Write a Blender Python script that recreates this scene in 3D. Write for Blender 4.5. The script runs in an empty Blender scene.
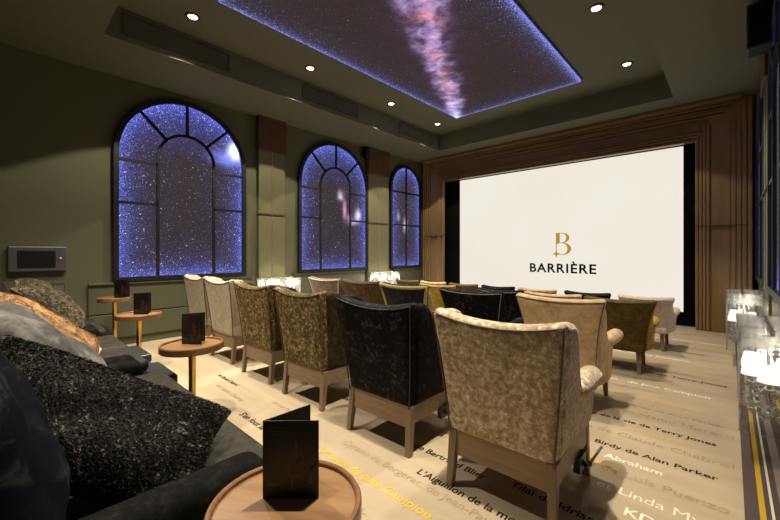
import bpy, math, random
from mathutils import Vector, Matrix
random.seed(7)
PI = math.pi
C = bpy.context.scene.collection
SC = bpy.context.scene

# ------------------------------------------------------------------ camera, world, exposure
H = 1.35
F_PX = 364.0
YAW = math.radians(43.05)
cam_d = bpy.data.cameras.new('camera')
cam = bpy.data.objects.new('camera', cam_d)
C.objects.link(cam)
cam.location = (0, 0, H)
cam.rotation_euler = (math.radians(90), 0, YAW)
cam_d.sensor_width = 36
cam_d.lens = 36 * F_PX / 780
cam_d.shift_y = -8 / 780
cam_d.clip_start = 0.02
SC.camera = cam
w = bpy.data.worlds.new('world')
SC.world = w
w.use_nodes = True
w.node_tree.nodes['Background'].inputs[0].default_value = (0.9, 0.75, 0.5, 1)
w.node_tree.nodes['Background'].inputs[1].default_value = 0.002
SC.view_settings.view_transform = 'Standard'
SC.view_settings.look = 'None'
SC.view_settings.exposure = 0.0
SC.view_settings.gamma = 1
SC.view_settings.use_curve_mapping = False
SPOT_W = 380.0          # main beam of each tray downlight
NEAR_W = 780.0          # main beam of the pair nearest the sofas
SPILL_W = 240.0         # wide spill of each tray downlight
BACK_W = 400.0          # added unseen downlights that brighten the armchair backs
CUBE_W = 8.0           # lamp inside each acrylic cube
SCREEN_E = 0.89

# room
XL, XR, YB, YF, ZC, ZT = -6.45, 0.36, -0.62, 8.9, 3.88, 4.27
TX0, TX1, TY0, TY1 = -5.31, -0.68, 0.82, 7.5


def at(px, py, X=None, Y=None, Z=None):
    """a point of the room seen along a direction of the survey photograph"""
    u = (px - 390) / F_PX
    v = (252 - py) / F_PX
    dx = -math.sin(YAW) + u * math.cos(YAW)
    dy = math.cos(YAW) + u * math.sin(YAW)
    if X is not None: d = X / dx
    elif Y is not None: d = Y / dy
    else: d = (Z - H) / v
    return Vector((d * dx, d * dy, H + d * v))


# ------------------------------------------------------------------ node helpers
class E:
    """tiny expression wrapper around Math nodes"""
    def __init__(s, nt, sock): s.nt, s.s = nt, sock
    def _m(s, op, *a):
        n = s.nt.nodes.new('ShaderNodeMath'); n.operation = op
        for i, x in enumerate((s,) + a):
            if isinstance(x, E): s.nt.links.new(x.s, n.inputs[i])
            else: n.inputs[i].default_value = x
        return E(s.nt, n.outputs[0])
    def __add__(s, o): return s._m('ADD', o)
    def __radd__(s, o): return s._m('ADD', o)
    def __sub__(s, o): return s._m('SUBTRACT', o)
    def __rsub__(s, o): return (s * -1.0) + o
    def __mul__(s, o): return s._m('MULTIPLY', o)
    def __rmul__(s, o): return s._m('MULTIPLY', o)
    def __truediv__(s, o): return s._m('DIVIDE', o)
    def mn(s, o): return s._m('MINIMUM', o)
    def mx(s, o): return s._m('MAXIMUM', o)
    def ab(s): return s._m('ABSOLUTE')
    def gt(s, o): return s._m('GREATER_THAN', o)
    def lt(s, o): return s._m('LESS_THAN', o)
    def pw(s, o): return s._m('POWER', o)
    def sq(s): return s * s
    def sqrt(s): return s._m('SQRT')
    def exp(s): return s._m('EXPONENT')
    def clamp(s): return s.mx(0.0).mn(1.0)


def new_mat(name):
    m = bpy.data.materials.new(name); m.use_nodes = True
    nt = m.node_tree
    b = nt.nodes['Principled BSDF']
    return m, nt, b


def coords(nt, kind='Object'):
    t = nt.nodes.new('ShaderNodeTexCoord')
    return t.outputs[kind]


def noise(nt, vec, scale, detail=3, rough=0.55, stretch=None, dist=0.0):
    if stretch:
        mp = nt.nodes.new('ShaderNodeMapping'); mp.inputs['Scale'].default_value = stretch
        nt.links.new(vec, mp.inputs['Vector']); vec = mp.outputs[0]
    n = nt.nodes.new('ShaderNodeTexNoise')
    n.inputs['Scale'].default_value = scale; n.inputs['Detail'].default_value = detail
    n.inputs['Roughness'].default_value = rough; n.inputs['Distortion'].default_value = dist
    nt.links.new(vec, n.inputs['Vector'])
    return n


def ramp(nt, fac, stops):
    r = nt.nodes.new('ShaderNodeValToRGB')
    e = r.color_ramp.elements
    while len(e) < len(stops): e.new(0.5)
    for i, (p, c) in enumerate(stops):
        e[i].position = p; e[i].color = (*c, 1)
    nt.links.new(fac, r.inputs[0])
    return r


def bump(nt, b, height, strength, dist=0.01):
    n = nt.nodes.new('ShaderNodeBump')
    n.inputs['Strength'].default_value = strength; n.inputs['Distance'].default_value = dist
    nt.links.new(height, n.inputs['Height']); nt.links.new(n.outputs[0], b.inputs['Normal'])


def mat_plain(name, col, rough=0.6, metal=0.0, var=0.12, scale=8, bmp=0.0, bscale=None, stretch=None, spec=0.5, sheen=0.0, sheen_col=None):
    m, nt, b = new_mat(name)
    v = coords(nt)
    n = noise(nt, v, scale, stretch=stretch)
    lo = tuple(max(0, c * (1 - var)) for c in col); hi = tuple(min(1, c * (1 + var)) for c in col)
    r = ramp(nt, n.outputs[0], [(0.3, lo), (0.7, hi)])
    nt.links.new(r.outputs[0], b.inputs['Base Color'])
    b.inputs['Roughness'].default_value = rough; b.inputs['Metallic'].default_value = metal
    b.inputs['Specular IOR Level'].default_value = spec
    if sheen:
        b.inputs['Sheen Weight'].default_value = sheen
        b.inputs['Sheen Roughness'].default_value = 0.4
        b.inputs['Sheen Tint'].default_value = (*(sheen_col or col), 1)
    if bmp:
        n2 = noise(nt, v, bscale or scale * 6, stretch=stretch)
        bump(nt, b, n2.outputs[0], bmp)
    return m


def mat_velvet(name, dark, mid, light, scale=16, sheen=0.6, cut=(0.36, 0.5, 0.64), rough=0.62, spec=0.18):
    """crushed velvet: blotchy pile pushed both ways"""
    m, nt, b = new_mat(name)
    v = coords(nt)
    n = noise(nt, v, scale, 6, 0.68, dist=0.35)
    big = noise(nt, v, scale * 0.22, 2)
    f = E(nt, n.outputs[0]) * 0.8 + E(nt, big.outputs[0]) * 0.2
    r = ramp(nt, f.s, [(cut[0], dark), (cut[1], mid), (cut[2], light)])
    nt.links.new(r.outputs[0], b.inputs['Base Color'])
    b.inputs['Roughness'].default_value = rough
    b.inputs['Specular IOR Level'].default_value = spec
    b.inputs['Sheen Weight'].default_value = sheen
    b.inputs['Sheen Roughness'].default_value = 0.35
    b.inputs['Sheen Tint'].default_value = (*light, 1)
    bump(nt, b, n.outputs[0], 0.35, 0.01)
    return m


def mat_wood(name, dark, light, axis='Z', rough=0.42, scale=3.0, metal=0.0):
    m, nt, b = new_mat(name)
    b.inputs['Metallic'].default_value = metal
    v = coords(nt)
    st = {'X': (0.12, 1, 1), 'Y': (1, 0.12, 1), 'Z': (1, 1, 0.12)}[axis]
    n = noise(nt, v, scale * 8, 5, 0.6, stretch=st, dist=0.15)
    r = ramp(nt, n.outputs[0], [(0.3, dark), (0.7, light)])
    nt.links.new(r.outputs[0], b.inputs['Base Color'])
    b.inputs['Roughness'].default_value = rough
    bump(nt, b, n.outputs[0], 0.08, 0.005)
    return m


def emission(nt, colour_sock, strength):
    out = nt.nodes['Material Output']
    e = nt.nodes.new('ShaderNodeEmission')
    if isinstance(colour_sock, tuple): e.inputs[0].default_value = (*colour_sock, 1)
    else: nt.links.new(colour_sock, e.inputs[0])
    e.inputs[1].default_value = strength
    nt.links.new(e.outputs[0], out.inputs[0])


def mat_emit(name, col, strength):
    m, nt, b = new_mat(name)
    emission(nt, col, strength)
    return m


def comb(nt, x, y, z):
    n = nt.nodes.new('ShaderNodeCombineXYZ')
    for i, a in enumerate((x, y, z)):
        if isinstance(a, E): nt.links.new(a.s, n.inputs[i])
        else: n.inputs[i].default_value = a
    return n.outputs[0]


def stars(nt, vec, scale, keep, size):
    vo = nt.nodes.new('ShaderNodeTexVoronoi')
    vo.inputs['Scale'].default_value = scale
    nt.links.new(vec, vo.inputs['Vector'])
    sp = nt.nodes.new('ShaderNodeSeparateColor'); nt.links.new(vo.outputs['Color'], sp.inputs[0])
    rnd = E(nt, sp.outputs[0])
    d = E(nt, vo.outputs['Distance'])
    return ((d * -1.0 + size) * (1.0 / size)).clamp() * rnd.gt(1 - keep) * (E(nt, sp.outputs[1]).pw(2.0) * 0.9 + 0.15)


def vadd(nt, terms):
    """sum of (scalar expression, colour) terms -> colour socket"""
    r = g = b = None
    for e, c in terms:
        rr, gg, bb = e * c[0], e * c[1], e * c[2]
        r, g, b = (rr, gg, bb) if r is None else (r + rr, g + gg, b + bb)
    return comb(nt, r, g, b)


def mat_star_window(name, hw, spring, bottom, neb=None):
    """back-lit star panel, edge-lit blue along the frame. Object coords: y across, z up from the sill"""
    m, nt, _ = new_mat(name)
    v = coords(nt)
    sp = nt.nodes.new('ShaderNodeSeparateXYZ'); nt.links.new(v, sp.inputs[0])
    y, z = E(nt, sp.outputs[1]), E(nt, sp.outputs[2])
    up = (z - spring).mx(0.0)
    rad = (y.sq() + up.sq()).sqrt()
    d = (rad * -1.0 + hw).mn(z - bottom).mx(0.0)
    edge = (d * (-1 / 0.085)).exp()
    soft = (d * (-1 / 0.26)).exp()
    topglow = ((z - spring) * 1.4).clamp()
    n1 = E(nt, noise(nt, v, 75, 2, 0.7).outputs[0])
    n2 = E(nt, noise(nt, v, 2.2, 3).outputs[0])
    s1 = stars(nt, v, 46, 0.55, 0.34)
    s2 = stars(nt, v, 22, 0.30, 0.22)
    base = n2 * 0.5 + 0.7
    grain = (n1 - 0.48).mx(0.0) * 9.0
    s3 = stars(nt, v, 75, 0.7, 0.40)
    terms = [(base, (0.050, 0.036, 0.036)),
             (edge * (grain * 0.9 + 0.18), (0.10, 0.16, 0.78)),
             (soft * (grain * 0.45 + 0.10), (0.022, 0.038, 0.36)),
             (topglow * (grain * 0.6 + 0.30), (0.004, 0.022, 0.26)),
             (s3 * (soft * 2.6 + topglow * 0.6 + 0.16), (0.42, 0.48, 1.0)),
             (s1 * (soft * 3.0 + topglow * 0.8 + 0.55), (0.60, 0.64, 1.0)),
             (s2 * (soft * 2.0 + 0.9), (0.9, 0.9, 1.0))]
    for (ny, nz, ry, rz, col, st) in (neb or []):
        wv = E(nt, noise(nt, v, 3.5, 4, 0.6).outputs[0]) - 0.5
        g = (((y - ny + wv * ry * 1.6) / ry).sq() + ((z - nz + wv * rz * 1.9) / rz).sq()) * -1.0
        terms.append((g.exp() * st, col))
    emission(nt, vadd(nt, terms), 1.0)
    return m


def mat_star_ceiling(name, x0, x1, y0, y1):
    m, nt, _ = new_mat(name)
    v = coords(nt)
    sp = nt.nodes.new('ShaderNodeSeparateXYZ'); nt.links.new(v, sp.inputs[0])
    x, y = E(nt, sp.outputs[0]), E(nt, sp.outputs[1])
    d = ((x - x0).mn(x * -1.0 + x1)).mn((y - y0).mn(y * -1.0 + y1)).mx(0.0)
    edge = (d * (-1 / 0.04)).exp()
    soft = (d * (-1 / 0.20)).exp()
    n1 = E(nt, noise(nt, v, 70, 2).outputs[0])
    grain = (n1 - 0.42).mx(0.0) * 6.0
    s1 = stars(nt, v, 34, 0.45, 0.26)
    s2 = stars(nt, v, 16, 0.22, 0.15)
    # milky way: a ragged band running diagonally across the panel
    ax, ay, bx, by = -4.25, 6.64, -2.58, 3.3
    L = math.hypot(bx - ax, by - ay); tx, ty = (bx - ax) / L, (by - ay) / L
    t = (x - ax) * tx + (y - ay) * ty
    wob = E(nt, noise(nt, v, 1.6, 5, 0.62).outputs[0]) - 0.5
    q = (x - ax) * (-ty) + (y - ay) * tx + wob * 0.36
    wid = t * 0.040 + 0.13
    band = ((q / wid).sq().sq() * -1.0).exp()
    core = ((q / (wid * 0.6)).sq() * -1.0).exp()
    cl = E(nt, noise(nt, v, 4.2, 6, 0.6, dist=0.25).outputs[0])
    cl2 = E(nt, noise(nt, v, 3.6, 4, 0.6).outputs[0])
    lump = ((cl - 0.38) * 3.2).clamp()
    warm = ((cl2 - 0.50) * 6.0).clamp()
    s3 = stars(nt, v, 60, 0.6, 0.36)
    haze = ((q / (wid * 1.7)).sq() * -1.0).exp()
    terms = [(n1 * 0.4 + 0.8, (0.042, 0.029, 0.027)),
             (edge * (grain * 0.8 + 0.15), (0.24, 0.33, 1.0)),
             (soft * (grain * 0.40), (0.04, 0.05, 0.28)),
             (s3 * (soft * 1.5 + 0.03), (0.6, 0.6, 0.9)),
             (s1 * (soft * 1.4 + 0.20), (0.85, 0.8, 0.9)),
             (s2 * 0.6, (1.0, 0.95, 0.95)),
             (haze * (lump * 0.8 + 0.2), (0.035, 0.018, 0.05)),
             (band * (lump * 0.85 + 0.15), (0.30, 0.17, 0.46)),
             (core * warm * (lump * 0.7 + 0.3), (0.70, 0.20, 0.0)),
             (band * lump * lump * (warm * -1.0 + 1.0), (0.40, 0.34, 0.46)),
             ((t * -1.6).exp() * core, (0.5, 0.6, 0.9))]
    emission(nt, vadd(nt, terms), 1.0)
    return m


# ------------------------------------------------------------------ mesh helpers
class MB:
    def __init__(s): s.v, s.f = [], []
    def add(s, vs, fs):
        o = len(s.v); s.v += [tuple(p) for p in vs]; s.f += [tuple(o + i for i in f) for f in fs]; return s
    def box(s, x0, x1, y0, y1, z0, z1):
        vs = [(x, y, z) for z in (z0, z1) for y in (y0, y1) for x in (x0, x1)]
        return s.add(vs, [(0, 2, 3, 1), (4, 5, 7, 6), (0, 1, 5, 4), (2, 6, 7, 3), (0, 4, 6, 2), (1, 3, 7, 5)])
    def frustum(s, c0, s0, z0, c1, s1, z1):
        vs = [(c0[0] + a * s0[0], c0[1] + b * s0[1], z0) for b in (-1, 1) for a in (-1, 1)]
        vs += [(c1[0] + a * s1[0], c1[1] + b * s1[1], z1) for b in (-1, 1) for a in (-1, 1)]
        return s.add(vs, [(0, 2, 3, 1), (4, 5, 7, 6), (0, 1, 5, 4), (2, 6, 7, 3), (0, 4, 6, 2), (1, 3, 7, 5)])
    def rbox(s, x0, x1, y0, y1, z0, z1, r=0.03, n=3):
        """box with rounded edges"""
        def axis(a0, a1):
            pts = []
            for i in range(n + 1):
                th = PI / 2 * i / n
                pts.append((a0 + r - r * math.cos(th), -1, math.cos(th)))
            for i in range(n + 1):
                th = PI / 2 * i / n
                pts.append((a1 - r + r * math.sin(th), 1, math.sin(th)))
            return pts
        N = 7
        c = Vector(((x0 + x1) / 2, (y0 + y1) / 2, (z0 + z1) / 2))
        h = Vector(((x1 - x0) / 2, (y1 - y0) / 2, (z1 - z0) / 2))
        rr = min(r, h.x, h.y, h.z)
        def cuts(hh):
            a = [-hh] + [-hh + rr * k / n for k in range(1, n + 1)]
            return a + ([0.0] if hh - rr > 1e-4 else []) + [-k for k in reversed(a)]
        vs, fs, idx = [], [], {}
        def vert(p):
            key = tuple(round(a, 6) for a in p)
            if key not in idx:
                q = Vector(p)
                inner = Vector([max(-(hh - rr), min(hh - rr, a)) for a, hh in zip(q, h)])
                dlt = q - inner
                if dlt.length > 1e-9: q = inner + dlt.normalized() * rr
                idx[key] = len(vs); vs.append(q + c)
            return idx[key]
        cx, cy, cz = cuts(h.x), cuts(h.y), cuts(h.z)
        for sgn in (-1, 1):
            for (A, B, f) in ((cx, cy, lambda a, b: (a, b, sgn * h.z)), (cy, cz, lambda a, b: (sgn * h.x, a, b)), (cz, cx, lambda a, b: (b, sgn * h.y, a))):
                for i in range(len(A) - 1):
                    for j in range(len(B) - 1):
                        q = [vert(f(A[i], B[j])), vert(f(A[i + 1], B[j])), vert(f(A[i + 1], B[j + 1])), vert(f(A[i], B[j + 1]))]
                        if sgn < 0: q.reverse()
                        if len(set(q)) == 4: fs.append(tuple(q))
        return s.add(vs, fs)
    def grid(s, fn, nu, nv):
        vs = [fn(i / nu, j / nv) for j in range(nv + 1) for i in range(nu + 1)]
        fs = [(j * (nu + 1) + i, j * (nu + 1) + i + 1, (j + 1) * (nu + 1) + i + 1, (j + 1) * (nu + 1) + i) for j in range(nv) for i in range(nu)]
        return s.add(vs, fs)
    def tube(s, pts, r, n=8, closed=False, cap=True):
        pts = [Vector(p) for p in pts]
        m = len(pts)
        rs = r if isinstance(r, (list, tuple)) else [r] * m
        vs, fs = [], []
        for i, p in enumerate(pts):
            a = pts[(i - 1) % m] if (i or closed) else p
            b = pts[(i + 1) % m] if (i < m - 1 or closed) else p
            t = (b - a).normalized()
            ref = Vector((0, 0, 1)) if abs(t.z) < 0.9 else Vector((0, 1, 0))
            u = t.cross(ref).normalized(); wv = t.cross(u).normalized()
            for k in range(n):
                th = 2 * PI * k / n
                vs.append(p + (u * math.cos(th) + wv * math.sin(th)) * rs[i])
        for i in range(m if closed else m - 1):
            for k in range(n):
                a, b = i * n + k, i * n + (k + 1) % n
                c, d = ((i + 1) % m) * n + (k + 1) % n, ((i + 1) % m) * n + k
                fs.append((a, b, c, d))
        if cap and not closed:
            fs.append(tuple(range(n))); fs.append(tuple((m - 1) * n + k for k in reversed(range(n))))
        return s.add(vs, fs)
    def lathe(s, prof, c=(0, 0, 0), n=32):
        vs, fs = [], []
        for (r, z) in prof:
            for k in range(n):
                th = 2 * PI * k / n
                vs.append((c[0] + r * math.cos(th), c[1] + r * math.sin(th), c[2] + z))
        for i in range(len(prof) - 1):
            for k in range(n):
                fs.append((i * n + k, i * n + (k + 1) % n, (i + 1) * n + (k + 1) % n, (i + 1) * n + k))
        if prof[0][0] > 1e-6: fs.append(tuple(reversed(range(n))))
        if prof[-1][0] > 1e-6: fs.append(tuple((len(prof) - 1) * n + k for k in range(n)))
        return s.add(vs, fs)
    def prism(s, poly, fn, t0, t1):
        """extrude a 2D polygon; fn(a,b,t) -> 3D point"""
        n = len(poly)
        vs = [fn(a, b, t0) for a, b in poly] + [fn(a, b, t1) for a, b in poly]
        fs = [tuple(reversed(range(n))), tuple(range(n, 2 * n))] + [(i, (i + 1) % n, n + (i + 1) % n, n + i) for i in range(n)]
        return s.add(vs, fs)
    def octa(s, c, rx, rz):
        x, y, z = c
        vs = [(x, y, z + rz * 0.8)] + [(x + rx * math.cos(k * PI / 3), y + rx * math.sin(k * PI / 3), z) for k in range(6)] + [(x, y, z - rz)]
        return s.add(vs, [(0, 1 + k, 1 + (k + 1) % 6) for k in range(6)] + [(7, 1 + (k + 1) % 6, 1 + k) for k in range(6)])


def obj(name, mb, m=None, parent=None, smooth=False, bevel=0.0, solid=0.0, subs=0, loc=None, segs=2):
    me = bpy.data.meshes.new(name)
    me.from_pydata(mb.v, [], mb.f); me.update()
    import bmesh
    bm = bmesh.new(); bm.from_mesh(me)
    bmesh.ops.recalc_face_normals(bm, faces=bm.faces); bm.to_mesh(me); bm.free()
    o = bpy.data.objects.new(name, me); C.objects.link(o)
    if m: me.materials.append(m)
    if parent: o.parent = parent
    if loc: o.location = loc
    if smooth:
        for p in me.polygons: p.use_smooth = True
    if solid:
        md = o.modifiers.new('s', 'SOLIDIFY'); md.thickness = solid; md.offset = 0
    if bevel:
        md = o.modifiers.new('b', 'BEVEL'); md.width = bevel; md.segments = segs; md.limit_method = 'ANGLE'
    if subs:
        md = o.modifiers.new('u', 'SUBSURF'); md.levels = subs; md.render_levels = subs
    return o


def tag(o, label, cat, group=None):
    o['label'] = label; o['category'] = cat
    if group: o['group'] = group
    return o


def thing(name, label, cat, loc=(0, 0, 0), rz=0.0, group=None):
    o = bpy.data.objects.new(name, None); C.objects.link(o)
    o.empty_display_size = 0.1
    o.location = loc; o.rotation_euler = (0, 0, rz)
    return tag(o, label, cat, group)


def struct(name, mb, m, parent=None, **k):
    o = obj(name, mb, m, parent, **k)
    o['kind'] = 'structure'
    return o


def copy_tree(o, parent=None):
    c = o.copy(); C.objects.link(c)
    if parent: c.parent = parent
    for ch in list(o.children): copy_tree(ch, c)
    return c


def spot(name, loc, watt, angle, blend, parent=None, col=(1.0, 0.89, 0.70), radius=0.05, rot=(0, 0, 0)):
    l = bpy.data.lights.new(name, 'SPOT'); l.energy = watt; l.spot_size = math.radians(angle); l.spot_blend = blend
    l.color = col; l.shadow_soft_size = radius
    o = bpy.data.objects.new(name, l); C.objects.link(o); o.location = loc; o.rotation_euler = rot
    if parent: o.parent = parent
    return o


def text_mesh(body, offset=0.0, shear=0.0, spacing=1.0):
    cu = bpy.data.curves.new('t', 'FONT'); cu.body = body; cu.offset = offset; cu.shear = shear; cu.space_character = spacing
    cu.resolution_u = 3
    o = bpy.data.objects.new('t', cu); C.objects.link(o)
    dg = bpy.context.evaluated_depsgraph_get()
    me = bpy.data.meshes.new_from_object(o.evaluated_get(dg))
    bpy.data.objects.remove(o); bpy.data.curves.remove(cu)
    vs = [v.co.copy() for v in me.vertices]; fs = [tuple(p.vertices) for p in me.polygons]
    bpy.data.meshes.remove(me)
    return vs, fs


# ------------------------------------------------------------------ materials
M = {}
M['wall'] = mat_plain('olive_wall', (0.112, 0.113, 0.058), 0.75, var=0.05, scale=40, bmp=0.05, bscale=300)
M['wall_lower'] = mat_plain('olive_wainscot', (0.088, 0.092, 0.052), 0.6, var=0.05)
M['pilaster'] = mat_plain('olive_pilaster', (0.150, 0.142, 0.068), 0.5, var=0.05, scale=20)
M['ceil'] = mat_plain('olive_ceiling', (0.128, 0.132, 0.086), 0.8, var=0.04)
M['bronze'] = mat_plain('bronze', (0.12, 0.065, 0.028), 0.45, 0.4, var=0.25, scale=14)
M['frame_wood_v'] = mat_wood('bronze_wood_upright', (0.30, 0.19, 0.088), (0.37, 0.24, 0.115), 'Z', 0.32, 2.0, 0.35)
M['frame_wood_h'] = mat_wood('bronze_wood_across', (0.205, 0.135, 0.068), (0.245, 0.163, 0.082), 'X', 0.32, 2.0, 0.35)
M['black'] = mat_plain('black_paint', (0.006, 0.006, 0.006), 0.5)
M['black_cloth'] = mat_plain('black_masking_cloth', (0.004, 0.004, 0.004), 0.95, spec=0.1)
M['black_metal'] = mat_plain('black_metal', (0.015, 0.015, 0.016), 0.35, 0.5)
M['grille'] = mat_plain('dark_grille', (0.06, 0.055, 0.033), 0.6)
M['steel'] = mat_plain('brushed_steel', (0.38, 0.37, 0.34), 0.38, 0.8, scale=30)
M['dark_steel'] = mat_plain('dark_grey_metal', (0.13, 0.13, 0.13), 0.4, 0.5, scale=30)
M['wood_leg'] = mat_wood('chair_oak', (0.17, 0.11, 0.065), (0.27, 0.185, 0.11), 'Z', 0.45)
M['wood_rail'] = mat_wood('chair_oak_rail', (0.19, 0.125, 0.07), (0.29, 0.20, 0.12), 'X', 0.45)
M['wood_top'] = mat_wood('table_walnut', (0.20, 0.105, 0.045), (0.34, 0.19, 0.085), 'X', 0.36)
M['wood_rim'] = mat_wood('table_rim_walnut', (0.15, 0.075, 0.033), (0.25, 0.135, 0.06), 'X', 0.3)
M['brass'] = mat_plain('brass', (0.62, 0.40, 0.11), 0.3, 0.9, var=0.1)
M['card'] = mat_plain('menu_black_card', (0.006, 0.005, 0.007), 0.35)
M['sofa'] = mat_velvet('charcoal_velvet', (0.004, 0.004, 0.004), (0.007, 0.007, 0.006), (0.018, 0.017, 0.015), 20, 0.0, rough=0.85, spec=0.06)
M['sofa_seat'] = mat_velvet('grey_brown_seat', (0.016, 0.014, 0.011), (0.026, 0.023, 0.018), (0.045, 0.040, 0.032), 18, 0.1)
M['leather'] = mat_plain('green_black_leather', (0.020, 0.026, 0.024), 0.36, var=0.2, scale=6, bmp=0.15, bscale=120)
M['cream_v'] = mat_velvet('cream_velvet', (0.32, 0.28, 0.21), (0.43, 0.37, 0.28), (0.54, 0.47, 0.37), 14)
M['gold_cream'] = mat_velvet('champagne_velvet', (0.22, 0.158, 0.095), (0.44, 0.34, 0.225), (0.80, 0.70, 0.54), 36)
M['champagne'] = mat_velvet('pale_champagne_velvet', (0.42, 0.29, 0.16), (0.58, 0.42, 0.25), (0.72, 0.55, 0.36), 14)
M['gold_v'] = mat_velvet('old_gold_damask', (0.026, 0.017, 0.006), (0.095, 0.066, 0.025), (0.42, 0.31, 0.14), 32, 0.15)
M['gold_shaded'] = mat_velvet('shaded_gold_velvet', (0.016, 0.010, 0.004), (0.034, 0.022, 0.009), (0.09, 0.06, 0.027), 20, 0.1)  # old gold darkened: shade on the wing sides put into the colour
M['black_v'] = mat_velvet('black_velvet', (0.003, 0.003, 0.003), (0.006, 0.006, 0.007), (0.10, 0.10, 0.105), 26, 0.03, cut=(0.44, 0.54, 0.74), spec=0.08)
M['brown_v'] = mat_velvet('brown_velvet', (0.060, 0.036, 0.016), (0.12, 0.075, 0.032), (0.20, 0.135, 0.06), 18)
M['olive_v'] = mat_velvet('olive_brown_velvet', (0.050, 0.032, 0.008), (0.095, 0.062, 0.016), (0.15, 0.10, 0.028), 16)
M['mustard'] = mat_velvet('mustard_velvet', (0.30, 0.19, 0.03), (0.44, 0.29, 0.05), (0.56, 0.40, 0.10), 16)
M['yellow_trim'] = mat_velvet('soft_yellow_velvet', (0.42, 0.32, 0.12), (0.55, 0.44, 0.18), (0.66, 0.54, 0.26), 14)
M['navy_v'] = mat_velvet('navy_velvet', (0.008, 0.010, 0.013), (0.018, 0.022, 0.028), (0.04, 0.045, 0.055), 18, 0.2)
M['pinkish'] = mat_velvet('dusty_cream_velvet', (0.46, 0.38, 0.31), (0.58, 0.49, 0.41), (0.68, 0.59, 0.50), 12)
M['mauve_v'] = mat_velvet('mauve_grey_velvet', (0.16, 0.12, 0.10), (0.26, 0.20, 0.17), (0.38, 0.31, 0.27), 22)
M['white_pipe'] = mat_plain('cream_piping', (0.75, 0.70, 0.60), 0.6)
M['grey_pipe'] = mat_plain('pale_grey_piping', (0.20, 0.19, 0.18), 0.5)
M['dark_pipe'] = mat_plain('brown_piping', (0.10, 0.06, 0.03), 0.6)
M['speck'] = mat_velvet('speckled_fur', (0.004, 0.0035, 0.003), (0.016, 0.014, 0.010), (0.42, 0.38, 0.29), 80, 0.05, cut=(0.46, 0.56, 0.66))
M['grey_fur'] = mat_plain('grey_brown_fur', (0.20, 0.17, 0.115), 0.85, var=0.5, scale=22, sheen=0.15, spec=0.1)
M['tan_fur'] = mat_plain('tan_fur', (0.34, 0.20, 0.10), 0.85, var=0.6, scale=14, sheen=0.15, spec=0.1)
M['cream_fur'] = mat_plain('cream_fur', (0.58, 0.48, 0.34), 0.85, var=0.15, sheen=0.3)
M['grey_vel'] = mat_velvet('slate_velvet', (0.04, 0.038, 0.036), (0.10, 0.095, 0.09), (0.26, 0.245, 0.22), 7, 0.3)
M['ink_vel'] = mat_velvet('ink_velvet', (0.004, 0.0045, 0.007), (0.007, 0.008, 0.012), (0.07, 0.07, 0.072), 9, 0.03, cut=(0.42, 0.54, 0.72), spec=0.08)
M['orange_pipe'] = mat_plain('orange_piping', (0.55, 0.22, 0.04), 0.5)
M['black_fur'] = mat_plain('black_fur', (0.012, 0.010, 0.008), 0.8, var=0.3)
M['shade'] = mat_emit('lit_lamp_shade', (1.0, 0.92, 0.78), 1.5)
M['lens'] = mat_emit('downlight_lens', (1.0, 0.90, 0.66), 12.0)
M['ink'] = mat_plain('carpet_black_lettering', (0.022, 0.016, 0.012), 0.9, spec=0.1)
M['ink_brown'] = mat_plain('carpet_brown_lettering', (0.33, 0.24, 0.15), 0.9, spec=0.1)
M['ink_yellow'] = mat_plain('carpet_yellow_lettering', (0.62, 0.40, 0.05), 0.9, spec=0.1)
M['ink_cream'] = mat_plain('carpet_cream_lettering', (0.74, 0.66, 0.52), 0.9, spec=0.1)
M['logo_black'] = mat_plain('logo_black', (0.008, 0.008, 0.008), 0.9, spec=0.0)
M['print_red'] = mat_plain('menu_print_wine', (0.10, 0.025, 0.012), 0.4)
M['print_grey'] = mat_plain('menu_print_grey', (0.07, 0.055, 0.05), 0.4)


def mat_acrylic(name='clear_acrylic', base=0.02, amount=0.10):
    m, nt, b = new_mat(name)
    out = nt.nodes['Material Output']
    tr = nt.nodes.new('ShaderNodeBsdfTransparent'); tr.inputs[0].default_value = (0.97, 0.98, 0.98, 1)
    gl = nt.nodes.new('ShaderNodeBsdfGlossy'); gl.inputs['Roughness'].default_value = 0.08
    fr = nt.nodes.new('ShaderNodeBsdfTranslucent'); fr.inputs[0].default_value = (0.9, 0.9, 0.88, 1)
    lw = nt.nodes.new('ShaderNodeFresnel'); lw.inputs[0].default_value = 1.45
    n = noise(nt, coords(nt), 14, 4)
    a = nt.nodes.new('ShaderNodeMixShader'); c = nt.nodes.new('ShaderNodeMixShader')
    f = (E(nt, n.outputs[0]) - 0.35).clamp() * amount + base
    nt.links.new(f.s, a.inputs[0]); nt.links.new(tr.outputs[0], a.inputs[1]); nt.links.new(fr.outputs[0], a.inputs[2])
    nt.links.new((E(nt, lw.outputs[0]) * 0.7 + 0.03).s, c.inputs[0])
    nt.links.new(a.outputs[0], c.inputs[1]); nt.links.new(gl.outputs[0], c.inputs[2])
    nt.links.new(c.outputs[0], out.inputs[0])
    return m
M['acrylic'] = mat_acrylic()
M['frosted'] = mat_acrylic('frosted_acrylic', 0.22, 0.4)


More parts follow.
